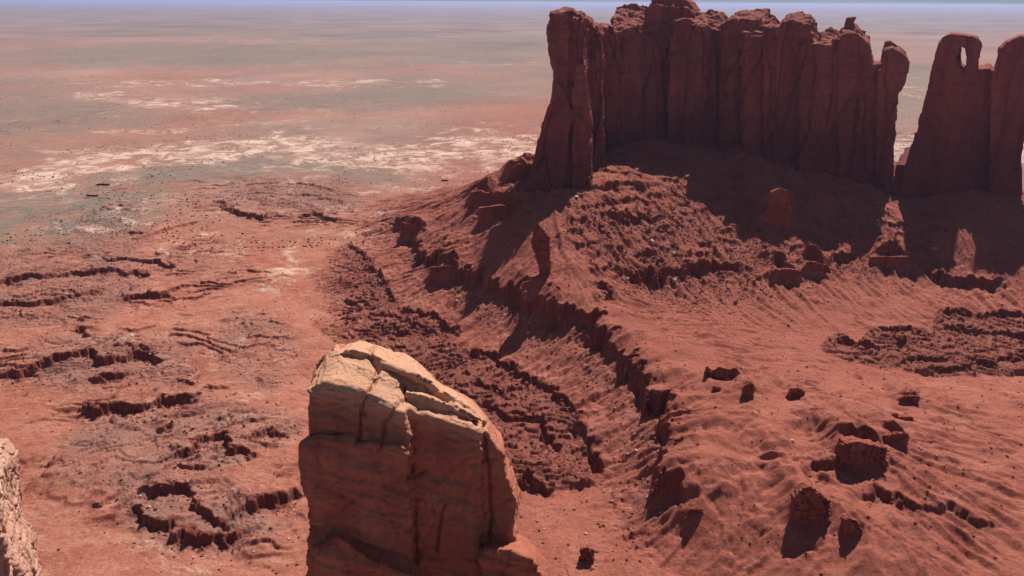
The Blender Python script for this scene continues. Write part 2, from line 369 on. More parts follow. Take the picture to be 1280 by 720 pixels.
M_cliff = np.zeros_like(Z) + np.maximum(np.maximum(bench_edge * .8, tal_edge * .8), (fr < .16) * M_dark * .7); M_fall = np.zeros_like(Z) + bench_foot * .35; SCW = []
for kk_, (spx, h, Lu, Ld, rag) in enumerate(SC):
    if kk_ > 0 and spx[0][0] < 400: h = h * .6; Lu = Lu * 1.8; Ld = Ld * 1.4
    wp = np.array([ground_pt(a, b)[:2] for a, b in spx])
    wp = chaikin(wp, 2); SCW.append((wp, h))
    pad = max(Lu, Ld) * 2.6 + 12
    i0 = max(0, int(wp[:, 0].min() - pad - X0)); i1 = min(len(gx), int(wp[:, 0].max() + pad - X0))
    j0 = max(0, int(wp[:, 1].min() - pad - Y0)); j1 = min(len(gy), int(wp[:, 1].max() + pad - Y0))
    if i1 <= i0 or j1 <= j0: continue
    sl = (slice(j0, j1), slice(i0, i1))
    x = RX[sl] + (.35 + .65 * rag) * (13 * wA[sl] + 3.8 * wA2[sl]); y = RY[sl] + (.35 + .65 * rag) * (13 * wB[sl] + 3.8 * wB2[sl])
    best = np.full(x.shape, 1e9); sd = np.zeros(x.shape); al = np.zeros(x.shape)
    seg = np.hypot(*(wp[1:] - wp[:-1]).T); cum = np.concatenate([[0], np.cumsum(seg)]); tot = cum[-1]
    for k in range(len(seg)):
        ax, ay = wp[k]; dx, dy = (wp[k + 1] - wp[k]) / max(seg[k], 1e-6)
        t = np.clip((x - ax) * dx + (y - ay) * dy, 0, seg[k])
        ex = x - ax - t * dx; ey = y - ay - t * dy
        d = ex * ex + ey * ey
        cr = dx * (y - ay) - dy * (x - ax)     # left of the direction is positive = high side
        m = d < best
        best = np.where(m, d, best); sd = np.where(m, np.sign(cr) * np.sqrt(d), sd); al = np.where(m, cum[k] + t, al)
    ef = min(14.0, tot * .3) if kk_ == 0 or spx[0][0] > 400 else min(13.0, tot * .35)
    endf = sstep(0, ef, al) * sstep(0, ef, tot - al)
    # distance past the ends kills the step
    hh = h * (endf) * np.clip(1 + .45 * rag * hn[sl] * 1.6, .25, 1.5)
    w = 1.0 + .06 * h
    hu = .45
    dz = np.where(sd > 0, hu * np.exp(-np.maximum(sd, 0) / Lu), -(1 - hu) * np.exp(np.minimum(sd + w, 0) / Ld))
    ramp = np.clip(-sd / w, 0, 1)
    dz = np.where((sd <= 0) & (sd > -w), hu - ramp, dz)
    Z[sl] += hh * dz
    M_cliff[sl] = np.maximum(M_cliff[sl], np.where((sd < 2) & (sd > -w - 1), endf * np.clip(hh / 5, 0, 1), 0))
    M_fall[sl] = np.maximum(M_fall[sl], np.where(sd <= -w, np.exp((sd + w) / (h * 1.1)) * endf * np.clip(h / 8, .3, 1), 0))
print('scarps', time.time() - T0)

# fine roughness on steep or rubbly ground
sl_ = np.hypot(*np.gradient(Z))
fine = fbm2(RX / 3.1, RY / 3.1, 2, 61)
Z += (SU < 700) * np.abs(fbm2(wx / 6.5, wy / 5, 3, 62)) * -.9
Z += fine * (.26 + .55 * np.clip(M_fall + M_dark * .5 + rough * .3, 0, 1))
edge = sstep(0, 90, RX - X0) * sstep(0, 90, X1 - RX) * sstep(0, 60, RY - Y0) * sstep(0, 90, Y1 - RY)
def far_z(x, y):
    d = np.hypot(x, y)
    return fbm2(x / 90, y / 90, 3, 1) * 4.0 * np.clip(1500 / (d + 1), .0, 1) * 1.0 + sstep(900, 4000, d) * fbm2(x / 1900, y / 1900, 3, 71) * 9 + sstep(15000, 60000, d) * np.maximum(fbm2(x / 9000, y / 4000, 3, 72), 0) * 60
Zin = Z
def gz(x, y):
    x = np.asarray(x, float); y = np.asarray(y, float)
    ins = bil(Zin, X0, Y0, 1.0, x, y); e = bil(edge, X0, Y0, 1.0, x, y)
    inside = (x > X0) & (x < X1) & (y > Y0) & (y < Y1)
    return np.where(inside, ins * e, 0) + far_z(x, y) * np.where(inside, 1 - e, 1)

# ------------------------------------------------------------------ materials
def newmat(name):
    m = bpy.data.materials.new(name); m.use_nodes = True
    nt = m.node_tree; nt.nodes.clear()
    o = nt.nodes.new('ShaderNodeOutputMaterial'); b = nt.nodes.new('ShaderNodeBsdfPrincipled')
    b.inputs['Roughness'].default_value = .95; b.inputs['Specular IOR Level'].default_value = .12
    nt.links.new(b.outputs[0], o.inputs[0])
    return m, nt, b
class NB:
    def __init__(s, nt): s.nt = nt
    def n(s, t, **k):
        x = s.nt.nodes.new(t)
        for a, b in k.items(): setattr(x, a, b)
        return x
    def put(s, sock, v):
        if hasattr(v, 'links'): s.nt.links.new(v, sock)
        else: sock.default_value = v
    def pos(s, scale=(1, 1, 1), rot=(0, 0, 0)):
        g = s.n('ShaderNodeNewGeometry'); m = s.n('ShaderNodeMapping')
        s.put(m.inputs[0], g.outputs['Position']); m.inputs['Scale'].default_value = scale; m.inputs['Rotation'].default_value = rot
        return m.outputs[0]
    def noise(s, vec, scale, detail=4, rough=.55, dist=0):
        x = s.n('ShaderNodeTexNoise'); s.put(x.inputs['Vector'], vec); x.inputs['Scale'].default_value = scale
        x.inputs['Detail'].default_value = detail; x.inputs['Roughness'].default_value = rough; x.inputs['Distortion'].default_value = dist
        return x.outputs[0]
    def ramp(s, fac, stops, interp='LINEAR'):
        x = s.n('ShaderNodeValToRGB'); s.put(x.inputs[0], fac); cr = x.color_ramp; cr.interpolation = interp
        while len(cr.elements) < len(stops): cr.elements.new(.5)
        for e, (p, c) in zip(cr.elements, stops):
            e.position = p; e.color = (c, c, c, 1) if not hasattr(c, '__len__') else (*c, 1)
        return x.outputs[0]
    def mix(s, fac, a, b, mode='MIX'):
        x = s.n('ShaderNodeMix', data_type='RGBA', blend_type=mode)
        s.put(x.inputs[0], fac)
        for k, v in ((6, a), (7, b)):
            if not hasattr(v, 'links') and len(v) == 3: v = (*v, 1)
            s.put(x.inputs[k], v)
        return x.outputs[2]
    def math(s, op, a, b=0.0, clamp=False):
        x = s.n('ShaderNodeMath', operation=op); x.use_clamp = clamp; s.put(x.inputs[0], a); s.put(x.inputs[1], b); return x.outputs[0]
    def attr(s, name):
        return s.n('ShaderNodeAttribute', attribute_name=name).outputs['Fac']
    def bump(s, h, dist, strength=1.0, nrm=None):
        x = s.n('ShaderNodeBump'); s.put(x.inputs['Height'], h); x.inputs['Distance'].default_value = dist; x.inputs['Strength'].default_value = strength
        if nrm is not None: s.put(x.inputs['Normal'], nrm)
        return x.outputs[0]

SAND = (.46, .155, .100); SAND2 = (.51, .215, .15); RED = (.32, .088, .055); DARKR = (.23, .068, .052)
def mat_ground():
    m, nt, b = newmat('desert_ground'); q = NB(nt); p = q.pos()
    n1 = q.noise(p, .006, 6, .6); n2 = q.noise(p, .05, 6, .62, .4); n3 = q.noise(p, .6, 5, .65); n4 = q.noise(p, 2.5, 3, .7)
    c = q.mix(q.ramp(n1, [(.35, 0), (.65, 1)]), SAND, SAND2)
    c = q.mix(q.math('MULTIPLY', q.ramp(n2, [(.42, 0), (.62, 1)]), .55), c, RED)
    c = q.mix(q.math('MULTIPLY', q.ramp(n2, [(.28, 1), (.42, 0)]), .35), c, (.52, .27, .20))
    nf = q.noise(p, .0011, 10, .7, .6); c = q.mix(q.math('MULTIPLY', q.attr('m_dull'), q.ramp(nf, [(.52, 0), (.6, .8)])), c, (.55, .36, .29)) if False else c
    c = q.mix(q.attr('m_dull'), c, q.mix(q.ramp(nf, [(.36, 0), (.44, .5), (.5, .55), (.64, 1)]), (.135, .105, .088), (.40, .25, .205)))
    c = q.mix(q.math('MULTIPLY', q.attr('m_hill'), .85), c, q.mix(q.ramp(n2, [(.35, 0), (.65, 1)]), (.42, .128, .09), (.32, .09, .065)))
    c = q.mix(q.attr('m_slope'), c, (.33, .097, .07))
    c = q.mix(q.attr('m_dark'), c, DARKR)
    c = q.mix(q.attr('m_grey'), c, q.mix(n3, (.22, .115, .10), (.31, .175, .145)))
    c = q.mix(q.attr('m_green'), c, q.mix(q.ramp(n2, [(.3, 0), (.7, 1)]), (.14, .13, .105), (.26, .215, .17)))
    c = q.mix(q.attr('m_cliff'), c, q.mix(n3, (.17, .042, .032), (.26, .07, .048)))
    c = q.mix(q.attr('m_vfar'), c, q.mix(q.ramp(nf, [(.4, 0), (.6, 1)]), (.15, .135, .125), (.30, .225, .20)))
    # bleached slickrock: flat pale slabs, broken by noise
    pw = q.pos((1, 1.0, 1), (0, 0, .25)); wn = q.noise(pw, .022, 12, .80, 1.0); wl = q.noise(p, .009, 5, .65)
    wf = q.math('MULTIPLY', q.ramp(q.math('ADD', q.attr('m_white'), q.math('MULTIPLY', q.math('SUBTRACT', wl, .5), 4.5)), [(.35, 0), (.95, 1)]), q.ramp(q.math('ADD', wn, q.math('MULTIPLY', q.math('SUBTRACT', q.attr('m_white'), .5), .09)), [(.50, 0), (.60, .95)]))
    wf = q.math('MULTIPLY', wf, q.ramp(q.attr('m_white'), [(.05, 0), (.3, 1)]))
    c = q.mix(wf, c, q.mix(n3, (.66, .42, .32), (.84, .63, .52)))
    # grain
    g = q.ramp(n3, [(.3, .74), (.7, 1.22)]); c = q.mix(1.0, c, g, 'MULTIPLY')
    pa = q.pos((.5, 1.6, 1), (0, 0, -.3)); ns = q.noise(pa, .11, 9, .74, .8)
    c = q.mix(q.math('MULTIPLY', q.ramp(ns, [(.55, 0), (.64, .5)]), q.attr('m_flat')), c, (.60, .34, .26))
    c = q.mix(q.math('MULTIPLY', q.ramp(ns, [(.34, .55), (.42, 0)]), q.attr('m_flat')), c, (.20, .085, .068))
    g = q.ramp(n4, [(.3, .84), (.7, 1.14)]); c = q.mix(1.0, c, g, 'MULTIPLY')
    # scattered stones and low scrub as real coloured spots
    v = q.n('ShaderNodeTexVoronoi', feature='F1'); q.put(v.inputs['Vector'], p); v.inputs['Scale'].default_value = .33
    spot = q.math('MULTIPLY', q.ramp(v.outputs['Distance'], [(.12, 1), (.19, 0)]), q.ramp(q.noise(p, .03, 4, .6), [(.48, 0), (.62, .75)]))
    c = q.mix(spot, c, (.13, .062, .05))
    v2 = q.n('ShaderNodeTexVoronoi', feature='F1'); q.put(v2.inputs['Vector'], p); v2.inputs['Scale'].default_value = .055
    spot2 = q.math('MULTIPLY', q.ramp(v2.outputs['Distance'], [(.10, 1), (.2, 0)]), q.ramp(q.noise(p, .012, 3, .6), [(.45, 0), (.6, .7)]))
    c = q.mix(q.math('MULTIPLY', spot2, q.attr('m_far')), c, (.14, .105, .08))
    q.put(b.inputs['Base Color'], c)
    nb = q.bump(q.noise(p, .30, 8, .74), 2.0, .85); nb = q.bump(n4, .25, .6, nb)
    q.put(b.inputs['Normal'], nb)
    return m
def mat_cliff(name, lo, mid, hi, zlow, zhigh, scale=1.0, lit_top=None, stripe=.5, dip=(0.05, 0.0)):
    """banded desert sandstone: vertical varnish streaks, horizontal beds, blotches"""
    m, nt, b = newmat(name); q = NB(nt)
    p = q.pos(); pv = q.pos((.16 * scale, .16 * scale, .012 * scale)); ph = q.pos((.012 * scale, .012 * scale, .55 * scale), (dip[0], dip[1], 0))
    vs = q.noise(pv, 1.0, 6, .62, .6); hs = q.noise(ph, 1.0, 5, .6, .3); bl = q.noise(p, .05 * scale, 6, .6); fn = q.noise(p, 1.0 * scale, 9, .74)
    c = q.mix(q.ramp(bl, [(.35, 0), (.65, 1)]), mid, hi)
    c = q.mix(q.math('MULTIPLY', q.ramp(vs, [(.42, 0), (.62, 1)]), stripe), c, lo)
    c = q.mix(q.math('MULTIPLY', q.ramp(hs, [(.5, 0), (.66, 1)]), .2), c, lo)
    sp = q.n('ShaderNodeSeparateXYZ'); q.put(sp.inputs[0], p)
    zz = q.math('ADD', sp.outputs[2], q.math('MULTIPLY', q.math('SUBTRACT', bl, .5), (zhigh - zlow) * .5))
    lowm = q.n('ShaderNodeMapRange'); q.put(lowm.inputs[0], zz); lowm.inputs[1].default_value = zlow; lowm.inputs[2].default_value = zhigh; lowm.inputs[3].default_value = 1; lowm.inputs[4].default_value = 0
    c = q.mix(q.math('MULTIPLY', lowm.outputs[0], .75), c, lo)
    if lit_top:  # cream of a sunlit top, painted into the colour by height
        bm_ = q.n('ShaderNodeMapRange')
        slant = q.math('ADD', q.math('ADD', sp.outputs[2], q.math('MULTIPLY', q.math('SUBTRACT', hs, .5), 9.0)), q.math('MULTIPLY', sp.outputs[0], lit_top[2])); q.put(bm_.inputs[0], slant)
        bm_.inputs[1].default_value = lit_top[0]; bm_.inputs[2].default_value = lit_top[1]
        c = q.mix(bm_.outputs[0], c, q.mix(hs, lit_top[3], lit_top[4]))
    c = q.mix(1.0, c, q.ramp(fn, [(.3, .8), (.7, 1.15)]), 'MULTIPLY')
    q.put(b.inputs['Base Color'], c)
    nb = q.bump(vs, 2.0 / scale, stripe); nb = q.bump(hs, .8 / scale, .35, nb); nb = q.bump(fn, .9 / scale, .6, nb)
    q.put(b.inputs['Normal'], nb)
    return m
def mat_plain(name, a, bcol, sc=1.0):
    m, nt, b = newmat(name); q = NB(nt); g = q.n('ShaderNodeObjectInfo')
    p = q.pos(); n_ = q.noise(p, .7 * sc, 5, .65)
    c = q.mix(q.ramp(n_, [(.3, 0), (.7, 1)]), a, bcol)
    c = q.mix(1.0, c, q.ramp(g.outputs['Random'], [(0, .75), (1, 1.2)]), 'MULTIPLY')
    q.put(b.inputs['Base Color'], c); q.put(b.inputs['Normal'], q.bump(q.noise(p, 1.6 * sc, 5, .7), .5, .7))
    return m
MG = mat_ground()
M_BUTTE = mat_cliff('red_sandstone_cliff', (.12, .032, .032), (.33, .095, .075), (.40, .13, .10), 112, 168, .7, None, .38)
M_OUT = mat_cliff('red_shale_outcrop', (.19, .047, .033), (.30, .08, .055), (.38, .12, .085), -20, 10, 1.6, None, .35)
M_SPIRE = mat_cliff('cross_bedded_sandstone', (.27, .075, .05), (.48, .155, .095), (.54, .21, .135), 100, 150, 2.0, (157, 163, .34, (.56, .265, .165), (.70, .41, .27)), .35, (.32, -.30))  # crest's cream is painted sunlight, following the lit edge along the dip
M_B1 = mat_plain('red_boulder_rock', (.24, .065, .045), (.38, .13, .09)); M_B2 = mat_plain('pale_boulder_rock', (.52, .32, .24), (.70, .50, .40))
M_SCRUB = mat_plain('dry_scrub_leaves', (.045, .04, .024), (.085, .065, .04))

# ------------------------------------------------------------------ mesh helpers
def mesh_from(name, v, f, mat=None, smooth=True):
    me = bpy.data.meshes.new(name); v = np.ascontiguousarray(v, f32)
    me.vertices.add(len(v)); me.vertices.foreach_set('co', v.ravel())
    f = np.ascontiguousarray(f, np.int32); k = f.shape[1]
    me.loops.add(f.size); me.loops.foreach_set('vertex_index', f.ravel())
    me.polygons.add(len(f)); me.polygons.foreach_set('loop_start', np.arange(0, f.size, k, dtype=np.int32))
    try: me.polygons.foreach_set('loop_total', np.full(len(f), k, np.int32))
    except Exception: pass
    me.update(calc_edges=True)
    if smooth: me.polygons.foreach_set('use_smooth', np.ones(len(f), bool))
    if mat: me.materials.append(mat)
    return me
def link(name, me, parent=None):
    o = bpy.data.objects.new(name, me); COL.objects.link(o)
    if parent: o.parent = parent
    return o
def tag(o, label=None, cat=None, group=None, kind=None):
    for k, v in (('label', label), ('category', cat), ('group', group), ('kind', kind)):
        if v: o[k] = v
    return o

# ------------------------------------------------------------------ ground sheet
tt = np.concatenate([np.linspace(-1.7, -.58, 60)[:-1], np.linspace(-.58, .58, 1500), np.linspace(.58, 1.7, 60)[1:]])
yy = np.concatenate([np.linspace(-150, 255, 50)[:-1], np.arange(255, 700, .62), np.arange(700, 960, .8), np.arange(960, 1200, 1.5)])
far = [yy[-1] + 2]
while far[-1] < 90000: far.append(far[-1] + max(2.0, far[-1] ** 2 / (H * F) * .8))
yy = np.concatenate([yy, far])
TT, YY = np.meshgrid(tt, yy)
AP = -205.0
GXm = TT * (YY - AP) ; GYm = YY
GXm = GXm * np.where(YY > 0, 1, 1)
GZm = gz(GXm, GYm)
ny_, nx_ = GXm.shape
print('ground verts', nx_ * ny_, time.time() - T0)
idx = np.arange(nx_ * ny_).reshape(ny_, nx_)
quads = np.stack([idx[:-1, :-1], idx[:-1, 1:], idx[1:, 1:], idx[1:, :-1]], -1).reshape(-1, 4)
me = mesh_from('ground', np.stack([GXm, GYm, GZm], -1).reshape(-1, 3), quads, MG, False)
def addattr(name, a):
    at = me.attributes.new(name, 'FLOAT', 'POINT'); at.data.foreach_set('value', np.ascontiguousarray(a, f32).ravel())
ins = (GXm > X0) & (GXm < X1) & (GYm > Y0) & (GYm < Y1)
def samp(g): return np.where(ins, bil(g, X0, Y0, 1.0, GXm, GYm), 0)
su, sv = project_px(GXm, GYm, GZm); front = GYm > 100
su = np.where(front, su, 0); sv = np.where(front, sv, 2000)
d_ = np.maximum(GYm, 50)
nzA = fbm2(GXm / 160, GYm / 160, 5, 81); nzB = fbm2(GXm / (40 + 0 * d_), GYm / 40, 4, 82); nzF = fbm2(GXm / 1400, GYm / 1400, 5, 83)
su2 = su + 60 * nzA + 20 * nzB; sv2 = sv + 10 * nzA * 1.0 + 6 * nzF
slo = np.hypot(*np.gradient(blur(Z, 2))); 
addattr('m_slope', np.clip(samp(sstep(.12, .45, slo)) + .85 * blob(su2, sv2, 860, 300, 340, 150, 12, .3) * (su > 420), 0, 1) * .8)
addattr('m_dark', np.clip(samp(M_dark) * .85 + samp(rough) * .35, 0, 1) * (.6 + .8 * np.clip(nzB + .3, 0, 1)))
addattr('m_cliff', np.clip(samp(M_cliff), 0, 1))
grey = np.clip(samp(np.maximum(M_terr - M_dark, 0)) * 1.1 + samp(M_fall) * .45, 0, 1)
addattr('m_grey', grey * (.5 + 1.0 * np.clip(nzB + .25, 0, 1)) * .8)
green = 0
for a in [(60,268,150,36,-8,.95),(230,215,120,14,-6,.9),(150,240,70,16,0,.8),(400,205,36,9,0,.9),(440,215,50,10,8,.8),(470,125,150,13,-3,.9),(250,70,260,14,0,.9),(560,60,200,22,0,.8),(640,52,90,12,0,.8),
          (60,150,160,18,0,.6),(1150,110,90,30,0,.8),(300,40,300,8,0,.7),(40,110,120,12,0,.5),(350,130,90,8,0,.8),(800,100,300,16,0,.5)]:
    green = np.maximum(green, blob(su2, sv2, *a[:5], .4) * a[5])
addattr('m_green', np.clip(green * (.7 + nzB * .8), 0, 1))
white = 0
for a in [(80,214,150,15,-12,1.15),(270,186,150,13,-6,1.15),(470,195,190,22,4,.95),(620,185,90,26,0,.95),(210,130,130,8,2,.8),(230,104,200,6,0,.7),(440,105,160,6,0,.7),(100,120,90,5,0,.6),(350,50,300,5,0,.4),
          (1120,190,60,26,0,.9),(1290,190,40,22,0,.9),(180,245,60,9,0,.6),(330,225,60,6,0,.6),(345,345,22,60,0,.75),(300,371,40,4,0,.8),(180,425,40,12,-8,.6),(240,300,60,14,-8,.4),(20,560,60,14,0,.4),(180,690,110,22,14,.6),(1150,118,60,10,0,.5),(700,80,500,5,0,.35),(860,640,22,22,0,0.0),(300,240,420,110,0,.42),(330,440,60,90,10,.5),(1130,225,30,18,0,.7)]:
    white = np.maximum(white, blob(su2, sv2, *a[:5], .5) * a[5])
addattr('m_white', np.clip(white, 0, 1) * sstep(16, 8, GZm))
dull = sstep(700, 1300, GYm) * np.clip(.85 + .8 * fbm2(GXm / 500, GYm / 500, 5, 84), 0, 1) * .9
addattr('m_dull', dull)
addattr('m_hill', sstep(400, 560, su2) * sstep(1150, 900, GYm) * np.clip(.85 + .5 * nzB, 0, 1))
addattr('m_flat', np.clip(1.0 - .55 * sstep(400, 560, su2), 0, 1) * np.where(GYm < 4000, 1, .5))
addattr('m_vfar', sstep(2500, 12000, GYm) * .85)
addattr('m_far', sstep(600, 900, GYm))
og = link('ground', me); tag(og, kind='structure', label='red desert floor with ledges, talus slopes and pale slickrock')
print('ground', time.time() - T0)

# ------------------------------------------------------------------ rock bodies: rough blocks fused, then weathered
def loft(bm, pf, pb):
    """closed solid between two matched rings of points"""
    a = [bm.verts.new(p) for p in pf]; b = [bm.verts.new(p) for p in pb]; n = len(a)
    bm.faces.new(a[::-1]); bm.faces.new(b)
    for i in range(n):
        bm.faces.new((a[i], a[(i + 1) % n], b[(i + 1) % n], b[i]))
def prism(bm, poly, Yf, thick, batter=.05, backb=.05, drop=0.0, kx=.1):
    pf = [at_y(a, b, Yf, batter) for a, b in poly]
    pb = []; mid = min(b for a, b in poly) + 60
    for p in pf:
        yb_ = Yf + thick + backb * (H - p[2]); pb.append(np.array([p[0] + (yb_ - p[1]) * kx, yb_, p[2]]))
    if drop:
        pf = [p - np.array([0, 0, drop]) if b < mid else p for p, (a, b) in zip(pf, poly)]
    loft(bm, pf, pb)
def loft_px(bm, polyA, YA, polyB, YB):
    loft(bm, [at_y(a, b, YA) for a, b in polyA], [at_y(a, b, YB) for a, b in polyB])
def fuse(name, bm, voxel, smooth_it, disp, mat):
    bmesh.ops.triangulate(bm, faces=bm.faces[:]); bmesh.ops.recalc_face_normals(bm, faces=bm.faces[:])
    me0 = bpy.data.meshes.new('tmp'); bm.to_mesh(me0); bm.free()
    o = link('tmp', me0); md = o.modifiers.new('r', 'REMESH'); md.mode = 'VOXEL'; md.voxel_size = voxel; md.adaptivity = 0
    dg = bpy.context.evaluated_depsgraph_get(); me = bpy.data.meshes.new_from_object(o.evaluated_get(dg))
    bpy.data.objects.remove(o); bpy.data.meshes.remove(me0)
    n = len(me.vertices); co = np.empty(n * 3, f32); me.vertices.foreach_get('co', co); co = co.reshape(-1, 3)
    ed = np.empty(len(me.edges) * 2, np.int32); me.edges.foreach_get('vertices', ed); ed = ed.reshape(-1, 2)
    deg = np.bincount(ed.ravel(), minlength=n)[:, None]
    def smooth(c, it, k=.6):
        for _ in range(it):
            s = np.stack([np.bincount(ed[:, 0], c[ed[:, 1], j], n) + np.bincount(ed[:, 1], c[ed[:, 0], j], n) for j in range(3)], -1)
            c = c * (1 - k) + k * s / np.maximum(deg, 1)
        return c.astype(f32)
    co = smooth(co, smooth_it)
    def normals(c):
        me.vertices.foreach_set('co', np.ascontiguousarray(c, f32).ravel()); me.update()
        nn = np.empty(n * 3, f32); me.vertex_normals.foreach_get('vector', nn); return nn.reshape(-1, 3)
    co = disp(co, normals, smooth)
    me.vertices.foreach_set('co', np.ascontiguousarray(co, f32).ravel())
    me.polygons.foreach_set('use_smooth', np.ones(len(me.polygons), bool))
    me.materials.clear(); me.materials.append(mat); me.name = name; me.update()
    return me
def crack(v, w):   # 1 in the crack, 0 outside
    return np.exp(-(v / w) ** 2)
def weather(big=4.0, flute=5.0, fl_scale=15.0, bed=.8, bed_scale=6.0, fine=.5, fine_scale=3.0, crest=None, seed=0, vert=.09, crk=1.0):
    def f(co, normals, smooth):
        nn = normals(co); x, y, z = co.T.astype(float)
        side = np.clip(1 - np.abs(nn[:, 2]) * 1.1, 0, 1)
        d = big * fbm3(x / 28, y / 28, z / 46, 3, seed)
        if crest: d = d + crest[1] * sstep(crest[0], crest[0] + 22, z) * (np.abs(fbm3(x / 17, y / 17, z / 12, 2, seed + 8)) * 2.6 - .6)
        co = co + nn * d[:, None]
        nn = normals(co); x, y, z = co.T.astype(float)
        wob = .18 * fl_scale * fbm3(x / 20, y / 20, z / 20, 2, seed + 9); k = vert
        c1, e1 = cells((x + wob) / fl_scale, (y + wob) / fl_scale, z / (fl_scale / k * .45), seed + 1)
        c2, e2 = cells((x - wob) / (fl_scale * .36), (y + wob) / (fl_scale * .36), z / (fl_scale * .36 / k * .35), seed + 2)
        sd_ = .25 + .75 * side
        d = (flute * .75 * c1 - crk * flute * .8 * crack(e1, .045)) * sd_ + (flute * .27 * c2 - crk * flute * .2 * crack(e2, .07)) * sd_
        bz = z / bed_scale + .7 * fbm3(x / 40, y / 40, z / 40, 2, seed + 3)
        b0 = np.floor(bz).astype(np.int64); bf_ = bz - b0
        step_ = HV[(b0 + seed) & 255] * (1 - sstep(.86, 1, bf_)) + HV[(b0 + 1 + seed) & 255] * sstep(.86, 1, bf_) - .5
        bz2 = bz * 3.7; b2_ = np.floor(bz2).astype(np.int64)
        pat = np.clip(.5 + 1.2 * pn3(x / 30, y / 30, z / 18, seed + 4), 0, 1)
        d += bed * (1.5 * step_ + .6 * (HV[b2_ & 255] - .5) * pat) * side
        co = co + nn * d[:, None]
        nn = normals(co); x, y, z = co.T.astype(float)
        r = fbm3(x / fine_scale, y / fine_scale, z / fine_scale, 3, seed + 6)
        b2 = np.abs(fbm3(x / (fine_scale * 3), y / (fine_scale * 3), z / (fine_scale * 2), 2, seed + 7))
        return co + nn * (fine * r - fine * 2.4 * crack(b2, .05))[:, None]
    return f

# ---- the large butte
bm = bmesh.new()
T1 = [(690,14),(708,12),(728,17),(734,24),(731,60),(735,100),(738,150),(739,235),(740,285),(640,285),(655,240),(668,200),(678,165),(688,128),(692,92),(685,62),(686,30)]
prism(bm, T1, 758, 56, .26)
prism(bm, [(688,16),(700,13),(709,14),(712,40),(712,285),(642,285),(657,240),(670,200),(680,165),(690,128),(694,92),(687,62),(687,32)], 755, 30, .26)
prism(bm, [(716,22),(728,20),(733,28),(730,60),(734,100),(737,150),(738,235),(739,285),(716,285)], 753, 40, .26)
prism(bm, [(700,18),(728,18),(747,35),(752,45),(757,235),(690,235),(690,80)], 790, 95, .1)
prism(bm, [(730,50),(742,36),(752,32),(768,33),(776,60),(782,228),(728,228)], 846, 70, .05)
WALL = [
 ([(760,36),(764,8),(778,5),(800,7),(812,14),(828,38),(836,228),(756,228)],872,80),
 ([(805,12),(812,6),(842,7),(868,14),(880,228),(800,228)],884,80),
 ([(838,30),(850,14),(868,12),(884,16),(897,34),(902,228),(832,228)],862,80),
 ([(878,18),(892,13),(908,15),(918,30),(930,228),(872,228)],864,80),
 ([(902,34),(908,14),(925,12),(950,13),(957,30),(962,228),(898,228)],842,80),
 ([(930,30),(942,18),(962,19),(976,34),(980,60),(986,230),(925,230)],826,75),
 ([(970,34),(977,18),(990,16),(1008,19),(1014,24),(1019,42),(1028,58),(1031,232),(966,232)],816,65),
 ([(1022,48),(1027,37),(1044,36),(1053,44),(1062,235),(1018,235)],806,60),
 ([(1048,44),(1054,34),(1070,32),(1078,40),(1088,48),(1091,75),(1096,236),(1046,236)],802,55),
 ([(1084,82),(1110,78),(1118,240),(1080,240)],801,45),
 ([(1104,80),(1106,58),(1116,54),(1127,60),(1134,68),(1132,98),(1127,108),(1121,118),(1119,160),(1115,200),(1120,262),(1094,262),(1098,82)],796,40),
]
DROP = [22, 0, 14, 20, 8, 20, 6, 16, 5, 0, 4]
for (p, Yf, th), dr in zip(WALL, DROP): prism(bm, p, Yf, th * (.6 if dr > 12 else 1), .06, .05, dr, .22 if Yf > 850 else .42)
# stretches of plain wall between the proud panels
CEN = [(796,878),(842,884),(868,862),(903,864),(930,842),(955,826),(998,816),(1040,806),(1070,802),(1100,801),(1115,796)]
TOPY = [14,12,14,18,17,22,22,38,36,82,60]
for k in range(len(CEN) - 1):
    (xa, ya), (xb, yb) = CEN[k], CEN[k + 1]; tp = max(TOPY[k], TOPY[k + 1]) + (9 if k % 2 else 16)
    prism(bm, [(xa, tp + 2), ((xa + xb) / 2, tp), (xb, tp + 3), (xb, 232), (xa, 230)], min(ya, yb) + (3.5 if k % 3 else 1.5), 45, .06, .05, 0, .22 if ya > 850 else .42)
prism(bm, [(742,60),(760,42),(800,30),(804,230),(740,230)], 856, 50, .06, .05, 0, .2)
me_b = fuse('cliff', bm, .85, 2, weather(2.0, 4.6, 24, 1.3, 10, .4, 3.5, seed=3, crest=(205, 3.0)), M_BUTTE)
butte = link('sandstone_butte', None); butte.location = (230, 830, 80)
def child(name, me, root, label=None):
    o = link(name, me, root); o.matrix_parent_inverse = __import__('mathutils').Matrix.Translation(-root.location)
    if label: o['label'] = label
    return o
tag(butte, 'broad dark red butte with a long ragged crest, larger of the two big buttes', 'butte')
child('cliff', me_b, butte)
def block(polys, vox, w, mat=M_BUTTE, sm=3, kx=.4):
    b_ = bmesh.new()
    for p, Yf, th in polys: prism(b_, p, Yf, th, .03, .05, 0, kx)
    return fuse('m', b_, vox, sm, w, mat)
child('cap_rock', block([([(814,-5),(834,-6),(853,-3),(862,3),(868,14),(812,14)],892,40)], .7, weather(1.5, 1.2, 8, .7, 3, .35, 2.5, seed=12)), butte, 'blocky summit slab at the highest point')
child('pinnacle', block([([(1051,46),(1055,34),(1058,22),(1071,21),(1067,28),(1069,34),(1080,44),(1080,50),(1050,50)],820,16)], .6, weather(.6, .6, 8, .4, 3, .25, 2, seed=13), sm=2), butte, 'thin neck of rock with a flat top')
child('pinnacle', block([([(1107,52),(1113,51),(1120,56),(1121,80),(1105,80)],812,16)], .6, weather(.6, .6, 8, .4, 3, .25, 2, seed=14), sm=2), butte, 'stubby horn at the end of the crest')
